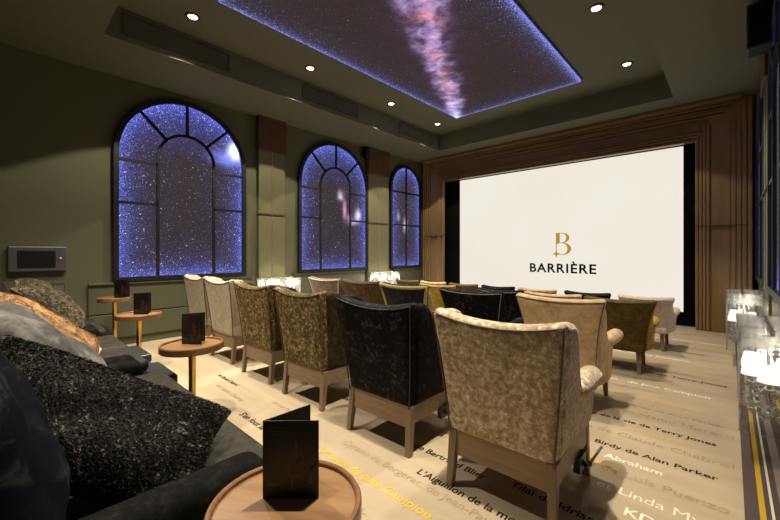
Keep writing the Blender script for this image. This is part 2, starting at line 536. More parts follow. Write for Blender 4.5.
def mat_crystal():
    m, nt, b = new_mat('cut_crystal')
    out = nt.nodes['Material Output']
    tr = nt.nodes.new('ShaderNodeBsdfTransparent'); tr.inputs[0].default_value = (0.9, 0.92, 0.94, 1)
    gl = nt.nodes.new('ShaderNodeBsdfGlossy'); gl.inputs['Roughness'].default_value = 0.03
    n = noise(nt, coords(nt), 60, 1)
    mx = nt.nodes.new('ShaderNodeMixShader')
    nt.links.new((E(nt, n.outputs[0]) * 0.6 + 0.25).clamp().s, mx.inputs[0])
    tl = nt.nodes.new('ShaderNodeBsdfTranslucent'); tl.inputs[0].default_value = (0.95, 0.95, 0.95, 1)
    m2 = nt.nodes.new('ShaderNodeMixShader'); m2.inputs[0].default_value = 0.45
    nt.links.new(tr.outputs[0], m2.inputs[1]); nt.links.new(tl.outputs[0], m2.inputs[2])
    nt.links.new(m2.outputs[0], mx.inputs[1]); nt.links.new(gl.outputs[0], mx.inputs[2])
    nt.links.new(mx.outputs[0], out.inputs[0])
    return m
M['crystal'] = mat_crystal()


def mat_floor():
    m, nt, b = new_mat('lettered_beige_carpet')
    v = coords(nt)
    sp = nt.nodes.new('ShaderNodeSeparateXYZ'); nt.links.new(v, sp.inputs[0])
    x = E(nt, sp.outputs[0])
    n = noise(nt, v, 3, 4, stretch=(0.25, 2.2, 1))
    fine = noise(nt, v, 260, 2)
    f = E(nt, n.outputs[0]) * 0.75 + E(nt, fine.outputs[0]) * 0.25
    r = ramp(nt, f.s, [(0.32, (0.36, 0.285, 0.190)), (0.52, (0.40, 0.322, 0.220)), (0.68, (0.44, 0.360, 0.255))])
    col = r.outputs[0]
    def over(col, lo, hi, c):
        mask = x.gt(lo) * x.lt(hi)
        mx = nt.nodes.new('ShaderNodeMix'); mx.data_type = 'RGBA'
        nt.links.new(mask.s, mx.inputs['Factor']); nt.links.new(col, mx.inputs[6]); mx.inputs[7].default_value = (*c, 1)
        return mx.outputs[2]
    for lo, hi, c in ((0.055, 9, (0.085, 0.060, 0.055)), (0.112, 0.136, (0.48, 0.31, 0.03)), (0.157, 0.168, (0.62, 0.57, 0.48)), (0.195, 0.235, (0.22, 0.19, 0.17)), (0.30, 0.325, (0.48, 0.31, 0.03))):
        col = over(col, lo, hi, c)
    nt.links.new(col, b.inputs['Base Color'])
    b.inputs['Roughness'].default_value = 0.9; b.inputs['Specular IOR Level'].default_value = 0.15
    bump(nt, b, fine.outputs[0], 0.4, 0.004)
    return m
M['floor'] = mat_floor()


def mat_screen():
    m, nt, b = new_mat('lit_projection_screen')
    v = coords(nt)
    n = noise(nt, v, 0.5, 2)
    r = ramp(nt, n.outputs[0], [(0.35, (0.98, 0.91, 0.79)), (0.65, (1.0, 0.95, 0.85))])
    emission(nt, r.outputs[0], SCREEN_E)
    return m
M['screen'] = mat_screen()


def mat_gold_print():
    m, nt, b = new_mat('projected_gold')
    emission(nt, (0.50, 0.29, 0.045), 0.9)
    return m
M['gold_print'] = mat_gold_print()

# ------------------------------------------------------------------ room shell
floor = struct('floor', MB().box(XL - 0.1, XR + 0.1, YB - 0.1, YF + 0.1, -0.1, 0.0), M['floor'])
struct('wall_left', MB().box(XL - 0.12, XL, YB - 0.1, YF + 0.1, 0, 4.5), M['wall'])
struct('wall_right', MB().box(XR, XR + 0.12, YB - 0.1, YF + 0.1, 0, 4.5), M['wall'])
struct('wall_back', MB().box(XL, XR, YB - 0.12, YB, 0, 4.5), M['wall'])
struct('wall_front', MB().box(XL, XR, YF - 0.06, YF + 0.06, 0, 4.5), M['black_cloth'])
cb = MB()
cb.box(XL, TX0, YB, YF - 0.06, ZC, 4.46); cb.box(TX1, XR, YB, YF - 0.06, ZC, 4.46)
cb.box(TX0, TX1, YB, TY0, ZC, 4.46); cb.box(TX0, TX1, TY1, YF - 0.06, ZC, 4.46)
cb.box(TX0, TX1, TY0, TY1, ZT, 4.46)
struct('ceiling', cb, M['ceil'])
# skirting
for nm, x0, x1 in (('baseboard_left', XL, XL + 0.02), ('baseboard_right', XR - 0.02, XR)):
    struct(nm, MB().box(x0, x1, YB, 8.15, 0, 0.12), M['wall_lower'], bevel=0.004)
# wainscot panels under the left windows
wn = MB()
for (y0, y1) in ((0.82, 3.14), (4.02, 5.98), (7.0, 8.15)):
    wn.box(XL, XL + 0.045, y0, y1, 0.12, 0.46); wn.box(XL, XL + 0.035, y0, y1, 0.475, 0.90)
    wn.box(XL, XL + 0.06, y0, y1, 0.885, 0.915)
struct('trim_1', wn, M['wall_lower'], bevel=0.006)
wn = MB()
for (y0, y1) in ((-0.5, 3.14), (4.02, 5.6), (6.42, 8.15)):
    wn.box(XR - 0.045, XR, y0, y1, 0.12, 0.46); wn.box(XR - 0.035, XR, y0, y1, 0.475, 0.90)
struct('trim_2', wn, M['wall_lower'], bevel=0.006)
# pilasters with bronze capital, groove and flutes
k = 3
for (xw, sg, y0, y1, pr) in ((XL, 1, 3.26, 3.80, 0.09), (XL, 1, 6.05, 6.75, 0.09), (XR, -1, 3.20, 3.96, 0.045), (XR, -1, 5.62, 6.38, 0.06)):
    def bx(mb, a, b, ya, yb, za, zb):
        X0, X1 = sorted((xw + sg * a, xw + sg * b)); mb.box(X0, X1, ya, yb, za, zb)
    p = MB()
    bx(p, 0, pr, y0, y1, 0, 2.02); bx(p, 0, pr - 0.012, y0 + 0.02, y1 - 0.02, 2.02, 2.05); bx(p, 0, pr, y0, y1, 2.05, 3.24)
    t = struct('trim_%d' % k, p, M['pilaster'], bevel=0.006); k += 1
    q = MB(); bx(q, 0, pr + 0.03, y0 - 0.02, y1 + 0.02, 3.24, ZC)
    struct('capital', q, M['bronze'], t, bevel=0.008)
    q = MB(); bx(q, pr, pr + 0.012, y0, y1, 2.05, 2.075)
    struct('strip', q, M['bronze'], t)
    q = MB(); bx(q, pr, pr + 0.006, (y0 + y1) / 2 - 0.006, (y0 + y1) / 2 + 0.006, 0.9, 3.24)
    struct('cable', q, M['steel'], t)


# ------------------------------------------------------------------ star windows
def arch_pts(hw, z0, zs, n=28):
    pts = [(-hw, z0)]
    pts += [(-hw * math.cos(PI * i / n), zs + hw * math.sin(PI * i / n)) for i in range(n + 1)]
    pts += [(hw, z0)]
    return pts


def star_window(idx, xw, sg, yc, hw, z0, zs, narrow, neb):
    """frame profile follows the arch; a lit star panel sits behind slim glazing bars"""
    def P(a, b, t): return (xw + sg * t, yc + a, b)
    out = arch_pts(hw + 0.07, z0 - 0.07, zs); inn = arch_pts(hw, z0, zs)
    n = len(out)
    mb = MB()
    vs = []
    for (pts, t) in ((out, 0.0), (out, 0.07), (inn, 0.07), (inn, 0.0)): vs += [P(a, b, t) for a, b in pts]
    fs = []
    for r in range(4):
        for i in range(n):
            a, b = r * n + i, r * n + (i + 1) % n
            c, d = ((r + 1) % 4) * n + (i + 1) % n, ((r + 1) % 4) * n + i
            fs.append((a, b, c, d))
    mb.add(vs, fs)
    wdw = struct('window_%d' % idx, mb, M['black'], bevel=0.006)
    pane = MB()
    pts = arch_pts(hw, 0, zs - z0)
    pane.prism(pts, lambda a, b, t: (sg * t, a, b), 0.004, 0.03)
    po = struct('pane', pane, mat_star_window('star_panel_%d' % idx, hw, zs - z0, 0.0, neb), wdw, loc=(xw, yc, z0))
    bars = MB()
    t0, t1, r = 0.03, 0.06, 0.021
    def bar(p, q, th=r):
        p, q = Vector(p), Vector(q); d = (q - p).normalized(); nn = Vector((-d.y, d.x)) * th
        bars.prism([p + nn, p - nn, q - nn, q + nn], P, t0, t1)
    if not narrow:
        ri = hw * 0.46
        for s in (-1, 1): bar((s * ri, z0), (s * ri, zs))
        m = 20
        for i in range(m):
            a, b = PI * i / m, PI * (i + 1) / m
            bar((-ri * math.cos(a), zs + ri * math.sin(a)), (-ri * math.cos(b), zs + ri * math.sin(b)))
        for ang in (45, 90, 135):
            a = math.radians(ang); bar((ri * math.cos(a), zs + ri * math.sin(a)), (hw * math.cos(a), zs + hw * math.sin(a)))
        for zz in (z0 + 1.08, zs - 0.11):
            for s in (-1, 1): bar((s * ri, zz), (s * hw, zz))
    else:
        bar((0, z0), (0, zs + hw))
        for zz in (z0 + 1.08, zs - 0.11): bar((-hw, zz), (hw, zz))
    struct('glazing_bar', bars, M['black'], wdw)
    return wdw


star_window(1, XL, 1, 2.06, 0.90, 0.99, 2.80, False, [(0.78, 2.13, 0.10, 0.11, (0.75, 0.8, 1.0), 3.0), (0.62, 1.98, 0.22, 0.12, (0.2, 0.25, 0.9), 0.9)])
star_window(2, XL, 1, 5.10, 0.90, 0.99, 2.80, False, [(0.14, 1.62, 0.07, 0.10, (0.75, 0.55, 0.85), 1.0), (0.26, 1.32, 0.05, 0.18, (0.75, 0.35, 0.60), 0.9), (0.40, 1.12, 0.07, 0.09, (0.55, 0.30, 0.60), 0.9), (0.66, 1.20, 0.08, 0.12, (0.8, 0.75, 1.0), 1.0), (0.55, 1.05, 0.10, 0.06, (0.5, 0.45, 0.9), 0.8)])
star_window(3, XL, 1, 7.50, 0.56, 0.99, 3.05, True, [(-0.30, 1.30, 0.06, 0.10, (0.5, 0.45, 0.7), 0.6), (-0.02, 1.1, 0.07, 0.16, (0.6, 0.55, 0.8), 0.9)])
star_window(4, XR, -1, 7.26, 0.80, 0.99, 2.85, True, [])
star_window(5, XR, -1, 4.80, 0.74, 0.99, 2.86, False, [])
star_window(6, XR, -1, 2.06, 0.90, 0.99, 2.80, False, [])

# ------------------------------------------------------------------ ceiling things
sx0, sx1, sy0, sy1 = -4.27, -1.83, 1.70, 6.65
t = thing('star_ceiling_panel', 'large glowing night sky panel with milky way set in the ceiling', 'ceiling panel', (0, 0, 0))
obj('light_panel', MB().box(sx0, sx1, sy0, sy1, 4.205, 4.25), mat_star_ceiling('milky_way_panel', sx0, sx1, sy0, sy1), t)
obj('edge_frame', MB().box(sx0 - 0.02, sx1 + 0.02, sy0 - 0.02, sy1 + 0.02, 4.25, ZT), M['black'], t)

ring = MB().lathe([(0.052, -0.004), (0.060, -0.012), (0.085, -0.010), (0.090, 0.0), (0.052, 0.0)], n=28)
lens = MB().lathe([(0.0, -0.006), (0.052, -0.006), (0.052, 0.0), (0, 0)], n=28)
def make_downlight(loc, label, watt, angle, blend, group, ceil_z, spill=0):
    t = thing('downlight', label, 'ceiling light', (loc[0], loc[1], ceil_z), 0, group)
    obj('trim_ring', ring, M['bronze'], t, smooth=True)
    obj('lens', lens, M['lens'], t)
    spot('downlight_beam', (0, 0, -0.03), watt, angle, blend, t)
    if spill: spot('downlight_spill', (0, 0, -0.03), spill, 101, 0.04, t)
    return t
G = 'downlights round the starry ceiling panel'
where = ['nearest the camera at left of the starry panel', 'second along the left side of the starry panel', 'third along the left side of the starry panel', 'farthest along the left side, by the panel corner']
for i, y in enumerate((1.63, 3.36, 5.25, 6.80)):
    make_downlight((-4.87, y), 'round recessed ceiling downlight, ' + where[i], SPOT_W if i else NEAR_W, 64, 1.0, G, ZT, SPILL_W)
where = ['right of the starry panel near the camera', 'second along the right side, out by the panel edge', 'upper right one beside the starry panel edge', 'far right one in front of the wooden screen surround']
for i, y in enumerate((1.60, 3.20, 4.87, 6.64)):
    make_downlight((-1.17, y), 'round recessed ceiling downlight, ' + where[i], SPOT_W * 0.62 if i else NEAR_W, 64, 1.0, G, ZT, SPILL_W * 0.4)
for x, lb in ((-4.4, 'left'), (-2.9, 'right')):  # pair added out of view to light the chair backs
    make_downlight((x, 0.60), 'unseen added soffit downlight over the aisle before the sofas, the ' + lb + ' one', BACK_W, 96, 0.9, 'unseen added downlights over the aisle', ZC)

for i, (y0, y1, lb) in enumerate(((0.99, 2.27, 'nearest the camera'), (3.5, 4.75, 'in the middle of the row'), (5.97, 7.18, 'farthest, near the screen'))):
    t = thing('vent_grille', 'dark ventilation grille in the ceiling recess wall, ' + lb, 'vent', (TX0, (y0 + y1) / 2, 4.08), 0, 'ventilation grilles in the ceiling recess')
    hw = (y1 - y0) / 2
    fr = MB(); fr.box(0, 0.012, -hw, hw, 0.105, 0.125); fr.box(0, 0.012, -hw, hw, -0.125, -0.105); fr.box(0, 0.012, -hw, -hw + 0.02, -0.105, 0.105); fr.box(0, 0.012, hw - 0.02, hw, -0.105, 0.105)
    obj('frame', fr, M['grille'], t)
    sl = MB()
    for kx in range(9):
        z = -0.095 + kx * 0.0235
        sl.add([(0.001, -hw + 0.02, z), (0.001, hw - 0.02, z), (0.010, hw - 0.02, z + 0.014), (0.010, -hw + 0.02, z + 0.014), (0.001, -hw + 0.02, z + 0.003), (0.001, hw - 0.02, z + 0.003)], [(0, 1, 2, 3), (3, 2, 5, 4)])
    obj('louvres', sl, M['grille'], t)


def speaker(loc, sx, sy, sz, label, face):
    """black box speaker: cabinet, grille and bracket"""
    t = thing('wall_speaker', label, 'speaker', loc)
    obj('cabinet', MB().box(-sx / 2, sx / 2, -sy / 2, sy / 2, -sz / 2, sz / 2), M['black'], t, bevel=0.012)
    g = MB().box(-sx / 2 + 0.02, sx / 2 - 0.02, -sy / 2 - 0.008, -sy / 2, -sz / 2 + 0.02, sz / 2 - 0.02)
    obj('grille', g, M['black_cloth'], t, bevel=0.004)
    x = face * sx / 2
    obj('bracket', MB().box(min(x, x + face * 0.05), max(x, x + face * 0.05), -0.04, 0.04, -0.05, 0.05), M['black_metal'], t)
speaker((0.22, 5.28, 3.62), 0.19, 0.26, 0.44, 'black box loudspeaker high on the right wall beneath the ceiling', 1)
speaker((-6.34, 6.07 - 0.10, 3.70), 0.12, 0.14, 0.24, 'small black loudspeaker high on the left wall beside a bronze capital', -1)

# ------------------------------------------------------------------ screen and its surround
YS = 8.55
s0 = at(683.5, 312, Y=YS); s1 = at(460, 182, Y=YS)
sX0, sX1, sZ0, sZ1 = s1.x, s0.x, s0.z, 3.29
t = thing('cinema_screen', 'large pale cream projection screen with gold emblem and black lettering', 'screen', ((sX0 + sX1) / 2, YS, 0))
cx = (sX0 + sX1) / 2
obj('screen_sheet', MB().box(sX0 - cx, sX1 - cx, 0, 0.03, sZ0, sZ1), M['screen'], t)
mk = MB()
mk.box(-5.8 - cx, sX0 - cx, -0.02, 0.05, 0, 3.5); mk.box(sX1 - cx, -0.3 - cx, -0.02, 0.05, 0, 3.5)
mk.box(sX0 - cx, sX1 - cx, -0.02, 0.05, 0, sZ0); mk.box(sX0 - cx, sX1 - cx, -0.02, 0.05, sZ1, 3.5)
obj('masking', mk, M['black_cloth'], t)
# lettering
a = at(529.8, 271.5, Y=YS - 0.01); b = at(596.3, 273.2, Y=YS - 0.01); topl = at(530, 263, Y=YS - 0.01)
vs, fs = text_mesh('BARRIÈRE', 0.024, 0, 1.14)
x0, x1 = min(v.x for v in vs), max(v.x for v in vs)
ycap = max(v.y for v in text_mesh('B', 0.024)[0])
sxk = (b.x - a.x) / (x1 - x0); szk = (topl.z - a.z) / ycap
mb = MB().add([(a.x + (v.x - x0) * sxk - cx, -0.006, (a.z) + v.y * szk) for v in vs], fs)
o = obj('lettering', mb, M['logo_black'], t); o['label'] = 'black capital lettering'
# emblem: a high-contrast letter with a four-point star at its foot
p0 = at(552.6, 257.2, Y=YS - 0.01); p1 = at(569.5, 232.5, Y=YS - 0.01)
ex, ez, es = p0.x, p0.z, (p1.z - p0.z)
def EP(q): return (ex + q[0] * es - cx, -0.007, p0.z + q[1] * es)
mb = MB()
def poly(pts): mb.add([EP(q) for q in pts], [tuple(range(len(pts)))])
def crescent(c, ro, ri_c, ri, a0, a1, n=16):
    o_ = [(c[0] + ro[0] * math.cos(a0 + (a1 - a0) * i / n), c[1] + ro[1] * math.sin(a0 + (a1 - a0) * i / n)) for i in range(n + 1)]
    i_ = [(ri_c[0] + ri[0] * math.cos(a0 + (a1 - a0) * i / n), ri_c[1] + ri[1] * math.sin(a0 + (a1 - a0) * i / n)) for i in range(n + 1)]
    for i in range(n): poly([o_[i], o_[i + 1], i_[i + 1], i_[i]])
poly([(0.13, 0.985), (0.28, 0.985), (0.28, 0.60), (0.13, 0.50)])
poly([(0.13, 0.50), (0.16, 0.52), (0.16, 0.22), (0.13, 0.22)])
poly([(0.10, 1.0), (0.38, 1.0), (0.38, 0.975), (0.10, 0.975)])
crescent((0.36, 0.79), (0.29, 0.21), (0.36, 0.79), (0.17, 0.185), -PI / 2, PI / 2)
poly([(0.24, 0.605), (0.40, 0.605), (0.40, 0.58), (0.24, 0.58)])
crescent((0.36, 0.345), (0.36, 0.255), (0.36, 0.345), (0.215, 0.23), -PI / 2, PI / 2)
poly([(0.36, 0.115), (0.36, 0.09), (0.30, 0.10), (0.24, 0.15), (0.26, 0.17), (0.31, 0.125)])
st = []
for i in range(8):
    r = 0.165 if i % 2 == 0 else 0.06
    st.append((0.145 + r * math.sin(i * PI / 4), 0.135 + r * math.cos(i * PI / 4)))
poly(st)
o = obj('emblem', mb, M['gold_print'], t); o['label'] = 'gold emblem'

# wooden surround: stepped mouldings across the top and reeded columns at the sides
FX0, FX1, IX0, IX1, YW, ZI = -6.40, 0.275, -5.72, -0.44, 8.2, 3.27
t = thing('screen_surround', 'bronze brown wooden surround with stepped mouldings framing the screen', 'screen surround', (0, YW, 0))
def column(x0, x1, flip):
    mb = MB()
    mb.box(x0, x1, 0.06, 0.14, 0, ZC - 0.005)
    wd = x1 - x0
    def rib(a, b, d):
        xa, xb = (x0 + a * wd, x0 + b * wd) if not flip else (x1 - b * wd, x1 - a * wd)
        mb.box(xa, xb, d, 0.07, 0.0, ZI + 0.25 if a < 0.8 else ZC - 0.01)
    for i in range(4): rib(0.0 + i * 0.068, 0.058 + i * 0.068, 0.03 - 0.008 * i)
    rib(0.28, 0.62, 0.045)
    for i in range(4): rib(0.64 + i * 0.09, 0.715 + i * 0.09, 0.03 - 0.012 * i)
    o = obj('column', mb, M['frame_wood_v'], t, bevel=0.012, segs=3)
    sm = MB().box(x0 - 0.004, x1 + 0.004, 0.005, 0.09, 1.785, 1.80)
    obj('seam', sm, M['bronze'], o)
column(IX1, FX1, False); column(FX0, IX0, True)
hd = MB()
hd.box(FX0, FX1, 0.07, 0.16, ZI, ZC - 0.005)
n = 5
for (za, zb, d, ia) in ((ZI, ZI + 0.05, 0.03, 0.0), (ZI + 0.06, ZI + 0.10, 0.015, 0.05), (ZI + 0.11, ZI + 0.14, 0.0, 0.1), (ZI + 0.145, ZI + 0.35, 0.05, 0.15), (ZI + 0.355, ZI + 0.40, 0.012, 0.36), (ZI + 0.41, ZI + 0.50, -0.01, 0.41), (ZI + 0.51, ZC - 0.07, -0.06, 0.5), (ZC - 0.065, ZC - 0.004, -0.22, 0.56)):
    hd.box(max(FX0, IX0 - ia), min(FX1, IX1 + ia + 0.02), d, 0.08, za, zb)
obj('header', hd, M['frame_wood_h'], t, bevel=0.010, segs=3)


# ------------------------------------------------------------------ acrylic cube lamps
def make_cube_lamp():
    L, D, Z0, Z1 = 0.36, 0.30, 0.0, 0.66
    t = thing('cube_lamp', '', 'lamp')
    g = MB()
    th = 0.008
    g.box(-D / 2, D / 2, -L, -L + th, Z0, Z1); g.box(-D / 2, D / 2, L - th, L, Z0, Z1)
    g.box(-D / 2, -D / 2 + th, -L + th, L - th, Z0, Z1); g.box(D / 2 - th, D / 2, -L + th, L - th, Z0, Z1)
    obj('acrylic_box', g, M['acrylic'], t)
    obj('lid', MB().box(-D / 2 - 0.012, D / 2 + 0.012, -L - 0.012, L + 0.012, Z1, Z1 + 0.014), M['frosted'], t)
    bd = MB()
    for a in (-1, 1):
        for b in (-1, 1): bd.box(a * D / 2 - 0.006, a * D / 2 + 0.006, b * L - 0.006, b * L + 0.006, Z0, Z1)
    bd.box(-D / 2 - 0.003, D / 2 + 0.003, -L - 0.004, -L - 0.001, Z1 - 0.11, Z1); bd.box(-D / 2 - 0.003, D / 2 + 0.003, L + 0.001, L + 0.004, Z1 - 0.11, Z1)
    bd.box(-D / 2 - 0.004, -D / 2 - 0.001, -L, L, Z1 - 0.11, Z1); bd.box(D / 2 + 0.001, D / 2 + 0.004, -L, L, Z1 - 0.11, Z1)
    obj('frosted_edge', bd, M['frosted'], t)
    obj('lid_rail', MB().box(-0.012, 0.012, -L + th, L - th, Z1 - 0.03, Z1), M['steel'], t)
    st = MB().tube([(0, 0, 0.20), (0, 0, Z1 - 0.03)], 0.008)
    for (dx, dy) in ((-0.01, -0.26), (-0.085, -0.11), (-0.085, 0.13), (-0.01, 0.27), (0.075, 0.02)):
        st.tube([(0, 0, 0.24), (dx * 0.5, dy * 0.5, 0.19), (dx, dy, 0.22), (dx, dy, 0.27)], 0.006)
        st.lathe([(0.0, 0.26), (0.028, 0.265), (0.03, 0.272), (0.0, 0.275)], (dx, dy, 0), 12)
        st.tube([(dx, dy, 0.27), (dx, dy, 0.33)], 0.009)
    obj('chandelier_frame', st, M['steel'], t, smooth=True)
    for (dx, dy) in ((-0.01, -0.26), (-0.085, -0.11), (-0.085, 0.13), (-0.01, 0.27), (0.075, 0.02)):
        obj('shade', MB().lathe([(0.060, 0.32), (0.034, 0.425), (0.031, 0.425), (0.057, 0.32)], (dx, dy, 0), 20), M['shade'], t, smooth=True)
    for i in range(26):
        a = 2 * PI * i / 26
        x, y = 0.115 * math.cos(a), 0.28 * math.sin(a)
        z = 0.12 + 0.035 * math.sin(i * 2.3)
        c = MB().lathe([(0.0, -0.024), (0.014, -0.020), (0.023, -0.006), (0.023, 0.006), (0.014, 0.020), (0.0, 0.026)], (x, y, z), 8); c.octa((x, y, z + 0.055), 0.011, 0.014); c.tube([(x, y, z + 0.06), (x * 0.9, y * 0.9, 0.25)], 0.0015, 4)
        obj('crystal_drop', c, M['crystal'], t)
    for i in range(12):
        a = 2 * PI * i / 12
        x, y = 0.09 * math.cos(a), 0.24 * math.sin(a)
        c = MB()
        for j in range(4): c.octa((x, y, 0.60 - j * 0.034), 0.012, 0.016)
        obj('crystal_strand', c, M['crystal'], t)
    for y in (-0.2, 0.2):
        l = bpy.data.lights.new('lamp_glow', 'POINT'); l.energy = CUBE_W; l.color = (1.0, 0.88, 0.70); l.shadow_soft_size = 0.06
        lo = bpy.data.objects.new('lamp_glow', l); C.objects.link(lo); lo.parent = t; lo.location = (0.02, y, 0.23)
    return t
lamp = make_cube_lamp()
Lx, Rx = XL + 0.09 + 0.165, XR - 0.165
places = [(Lx, 3.58, 'clear acrylic cube lamp glowing under the nearer left wall pilaster'),
          (Lx, 6.46, 'clear acrylic cube lamp glowing under the far left wall pilaster'),
          (Rx, 3.64, 'nearer acrylic cube lamp with crystal drops beside the right carpet border'),
          (XR - 0.24, 6.24, 'farther acrylic cube lamp in front of the right wooden column')]
for i, (x, y, lb) in enumerate(places):
    o = lamp if i == 0 else copy_tree(lamp)
    if x > -1:
        for ch in o.children:
            if ch.type == 'LIGHT': ch.data = ch.data.copy(); ch.data.energy = 2.2
    else:
        for ch in o.children:
            if ch.type == 'LIGHT': ch.location.z = 0.52; ch.data.energy = 14.0
    o.location = (x, y, 0.19); o['label'] = lb; o['group'] = 'acrylic cube lamps along the walls'

# ------------------------------------------------------------------ intercom panel and small frame on the left wall
t = thing('wall_control_panel', 'grey metal control panel with dark display window on the left wall', 'control panel', (XL, 0.33, 1.26))
obj('housing', MB().box(0, 0.06, -0.27, 0.27, -0.16, 0.16), M['dark_steel'], t, bevel=0.012)
obj('display', MB().box(0.06, 0.064, -0.19, 0.16, -0.11, 0.11), M['black'], t, bevel=0.003)
lv = MB()
for i in range(7): lv.box(0.064, 0.068, -0.18, 0.15, -0.098 + i * 0.029, -0.088 + i * 0.029)
obj('louvre', lv, M['black_metal'], t)
obj('knob', MB().lathe([(0.0, 0.0), (0.012, 0.0), (0.012, 0.015), (0, 0.02)], (0, 0, 0), 14), M['white_pipe'], t).location = (0.075, 0.205, 0.0)
t = thing('wall_socket', 'small framed socket plate low on the left wall beneath the control panel', 'socket', (XL, 0.53, 0.87))
fr = MB(); fr.box(0, 0.02, -0.06, 0.06, 0.06, 0.08); fr.box(0, 0.02, -0.06, 0.06, -0.08, -0.06); fr.box(0, 0.02, -0.06, -0.045, -0.06, 0.06); fr.box(0, 0.02, 0.045, 0.06, -0.06, 0.06)
obj('surround', fr, M['wall_lower'], t, bevel=0.003)
obj('plate', MB().box(0, 0.012, -0.045, 0.045, -0.06, 0.06), M['steel'], t)

# ------------------------------------------------------------------ carpet lettering (woven into the floor)
TXT = [  # text, ink, x (left edge), y baseline, size, bold, right-aligned
    ('Birdy de Alan Parker', 'ink', -0.05, 2.885, 0.078, 1, 1),
    ('Les Sentiers de la vie de Terry Jones', 'ink', -0.07, 3.39, 0.075, 1, 1),
    ('Cactus de Claude Chabrol', 'ink_brown', 0.02, 3.10, 0.10, 0, 1),
    ('Abraham', 'ink_cream', -0.30, 2.72, 0.085, 1, 1),
    ('elle de Luis Puenzo', 'ink_brown', 0.00, 2.555, 0.098, 0, 1),
    ('tiques', 'ink_yellow', -0.50, 2.60, 0.085, 1, 1),
    ('et Linda My', 'ink_cream', -0.10, 2.36, 0.10, 0, 1),
    ('KD', 'ink_cream', -0.27, 2.19, 0.10, 1, 1),
    ('de Nanni Moretti', 'ink_brown', 0.02, 3.60, 0.10, 0, 1),
    ('de Terry Jones', 'ink_yellow', -0.20, 3.26, 0.06, 1, 1),
    ('Tilaï de Idrissa', 'ink', -0.93, 2.01, 0.080, 1, 0),
    ('elle de R', 'ink_brown', -0.55, 2.10, 0.10, 0, 0),
    ('de Bertrand Blier', 'ink', -1.60, 1.955, 0.076, 1, 0),
    ('L’Aiguillon de la mort', 'ink', -1.40, 1.735, 0.078, 1, 0),
    ('Cyrano de Bergerac, de Jean-Paul Rappeneau', 'ink_brown', -2.00, 1.645, 0.085, 0, 0),
    ('Un ange de Jane Campion', 'ink_yellow', -2.05, 1.47, 0.090, 1, 0),
    ('Slovak', 'ink_brown', -1.62, 1.24, 0.10, 0, 0),
    ('S’en fout la mort', 'ink', -2.98, 1.35, 0.085, 1, 0),
    ('de Claude Chabrol', 'ink_brown', -3.80, 1.48, 0.075, 0, 0),
    ('de Luis Puenzo', 'ink_brown', -3.00, 1.66, 0.065, 0, 0),
    ('Abraham', 'ink_yellow', -3.1, 1.22, 0.07, 1, 0),
    ('de Claude Chabrol', 'ink', -4.1, 1.62, 0.06, 1, 0),
    ('de Claude Chabrol', 'ink_yellow', -0.90, 1.55, 0.08, 1, 0),
    ('de Luis Puenzo', 'ink_brown', -2.3, 2.35, 0.09, 0, 0),
    ('Birdy de Alan Parker', 'ink', -2.6, 2.15, 0.07, 1, 0),
    ('de Terry Jones', 'ink_cream', -3.4, 2.2, 0.09, 1, 0),
]
y = 3.78
fill = ['de Claude Chabrol', 'de Luis Puenzo', 'Birdy de Alan Parker', 'de la vie de Terry Jones', 'Abraham', 'de Jane Campion']
inks = ['ink_brown', 'ink_yellow', 'ink_brown', 'ink_cream', 'ink_brown', 'ink']
i = 0
while y < 7.9:
    TXT.append((fill[i % 6] + '   ' + fill[(i * 5 + 2) % 6], inks[i % 6], -0.02 - 0.45 * ((i * 7) % 5) / 4, y, 0.075 + 0.02 * (i % 2), i % 3 == 0, 1))
    i += 1; y += 0.17 + 0.05 * (i % 3)
for body, ink, x, y, size, bold, right in TXT:
    vs, fs = text_mesh(body, 0.016 if bold else 0.0)
    x0, x1 = min(v.x for v in vs), max(v.x for v in vs)
    off = x - x1 * size if right else x - x0 * size
    o = obj('woven_lettering', MB().add([(off + v.x * size, y + v.y * size, 0.0015) for v in vs], fs), M[ink], floor)
    o['kind'] = 'structure'


# ------------------------------------------------------------------ armchairs
def smooth01(t):
    t = max(0.0, min(1.0, t)); return t * t * (3 - 2 * t)


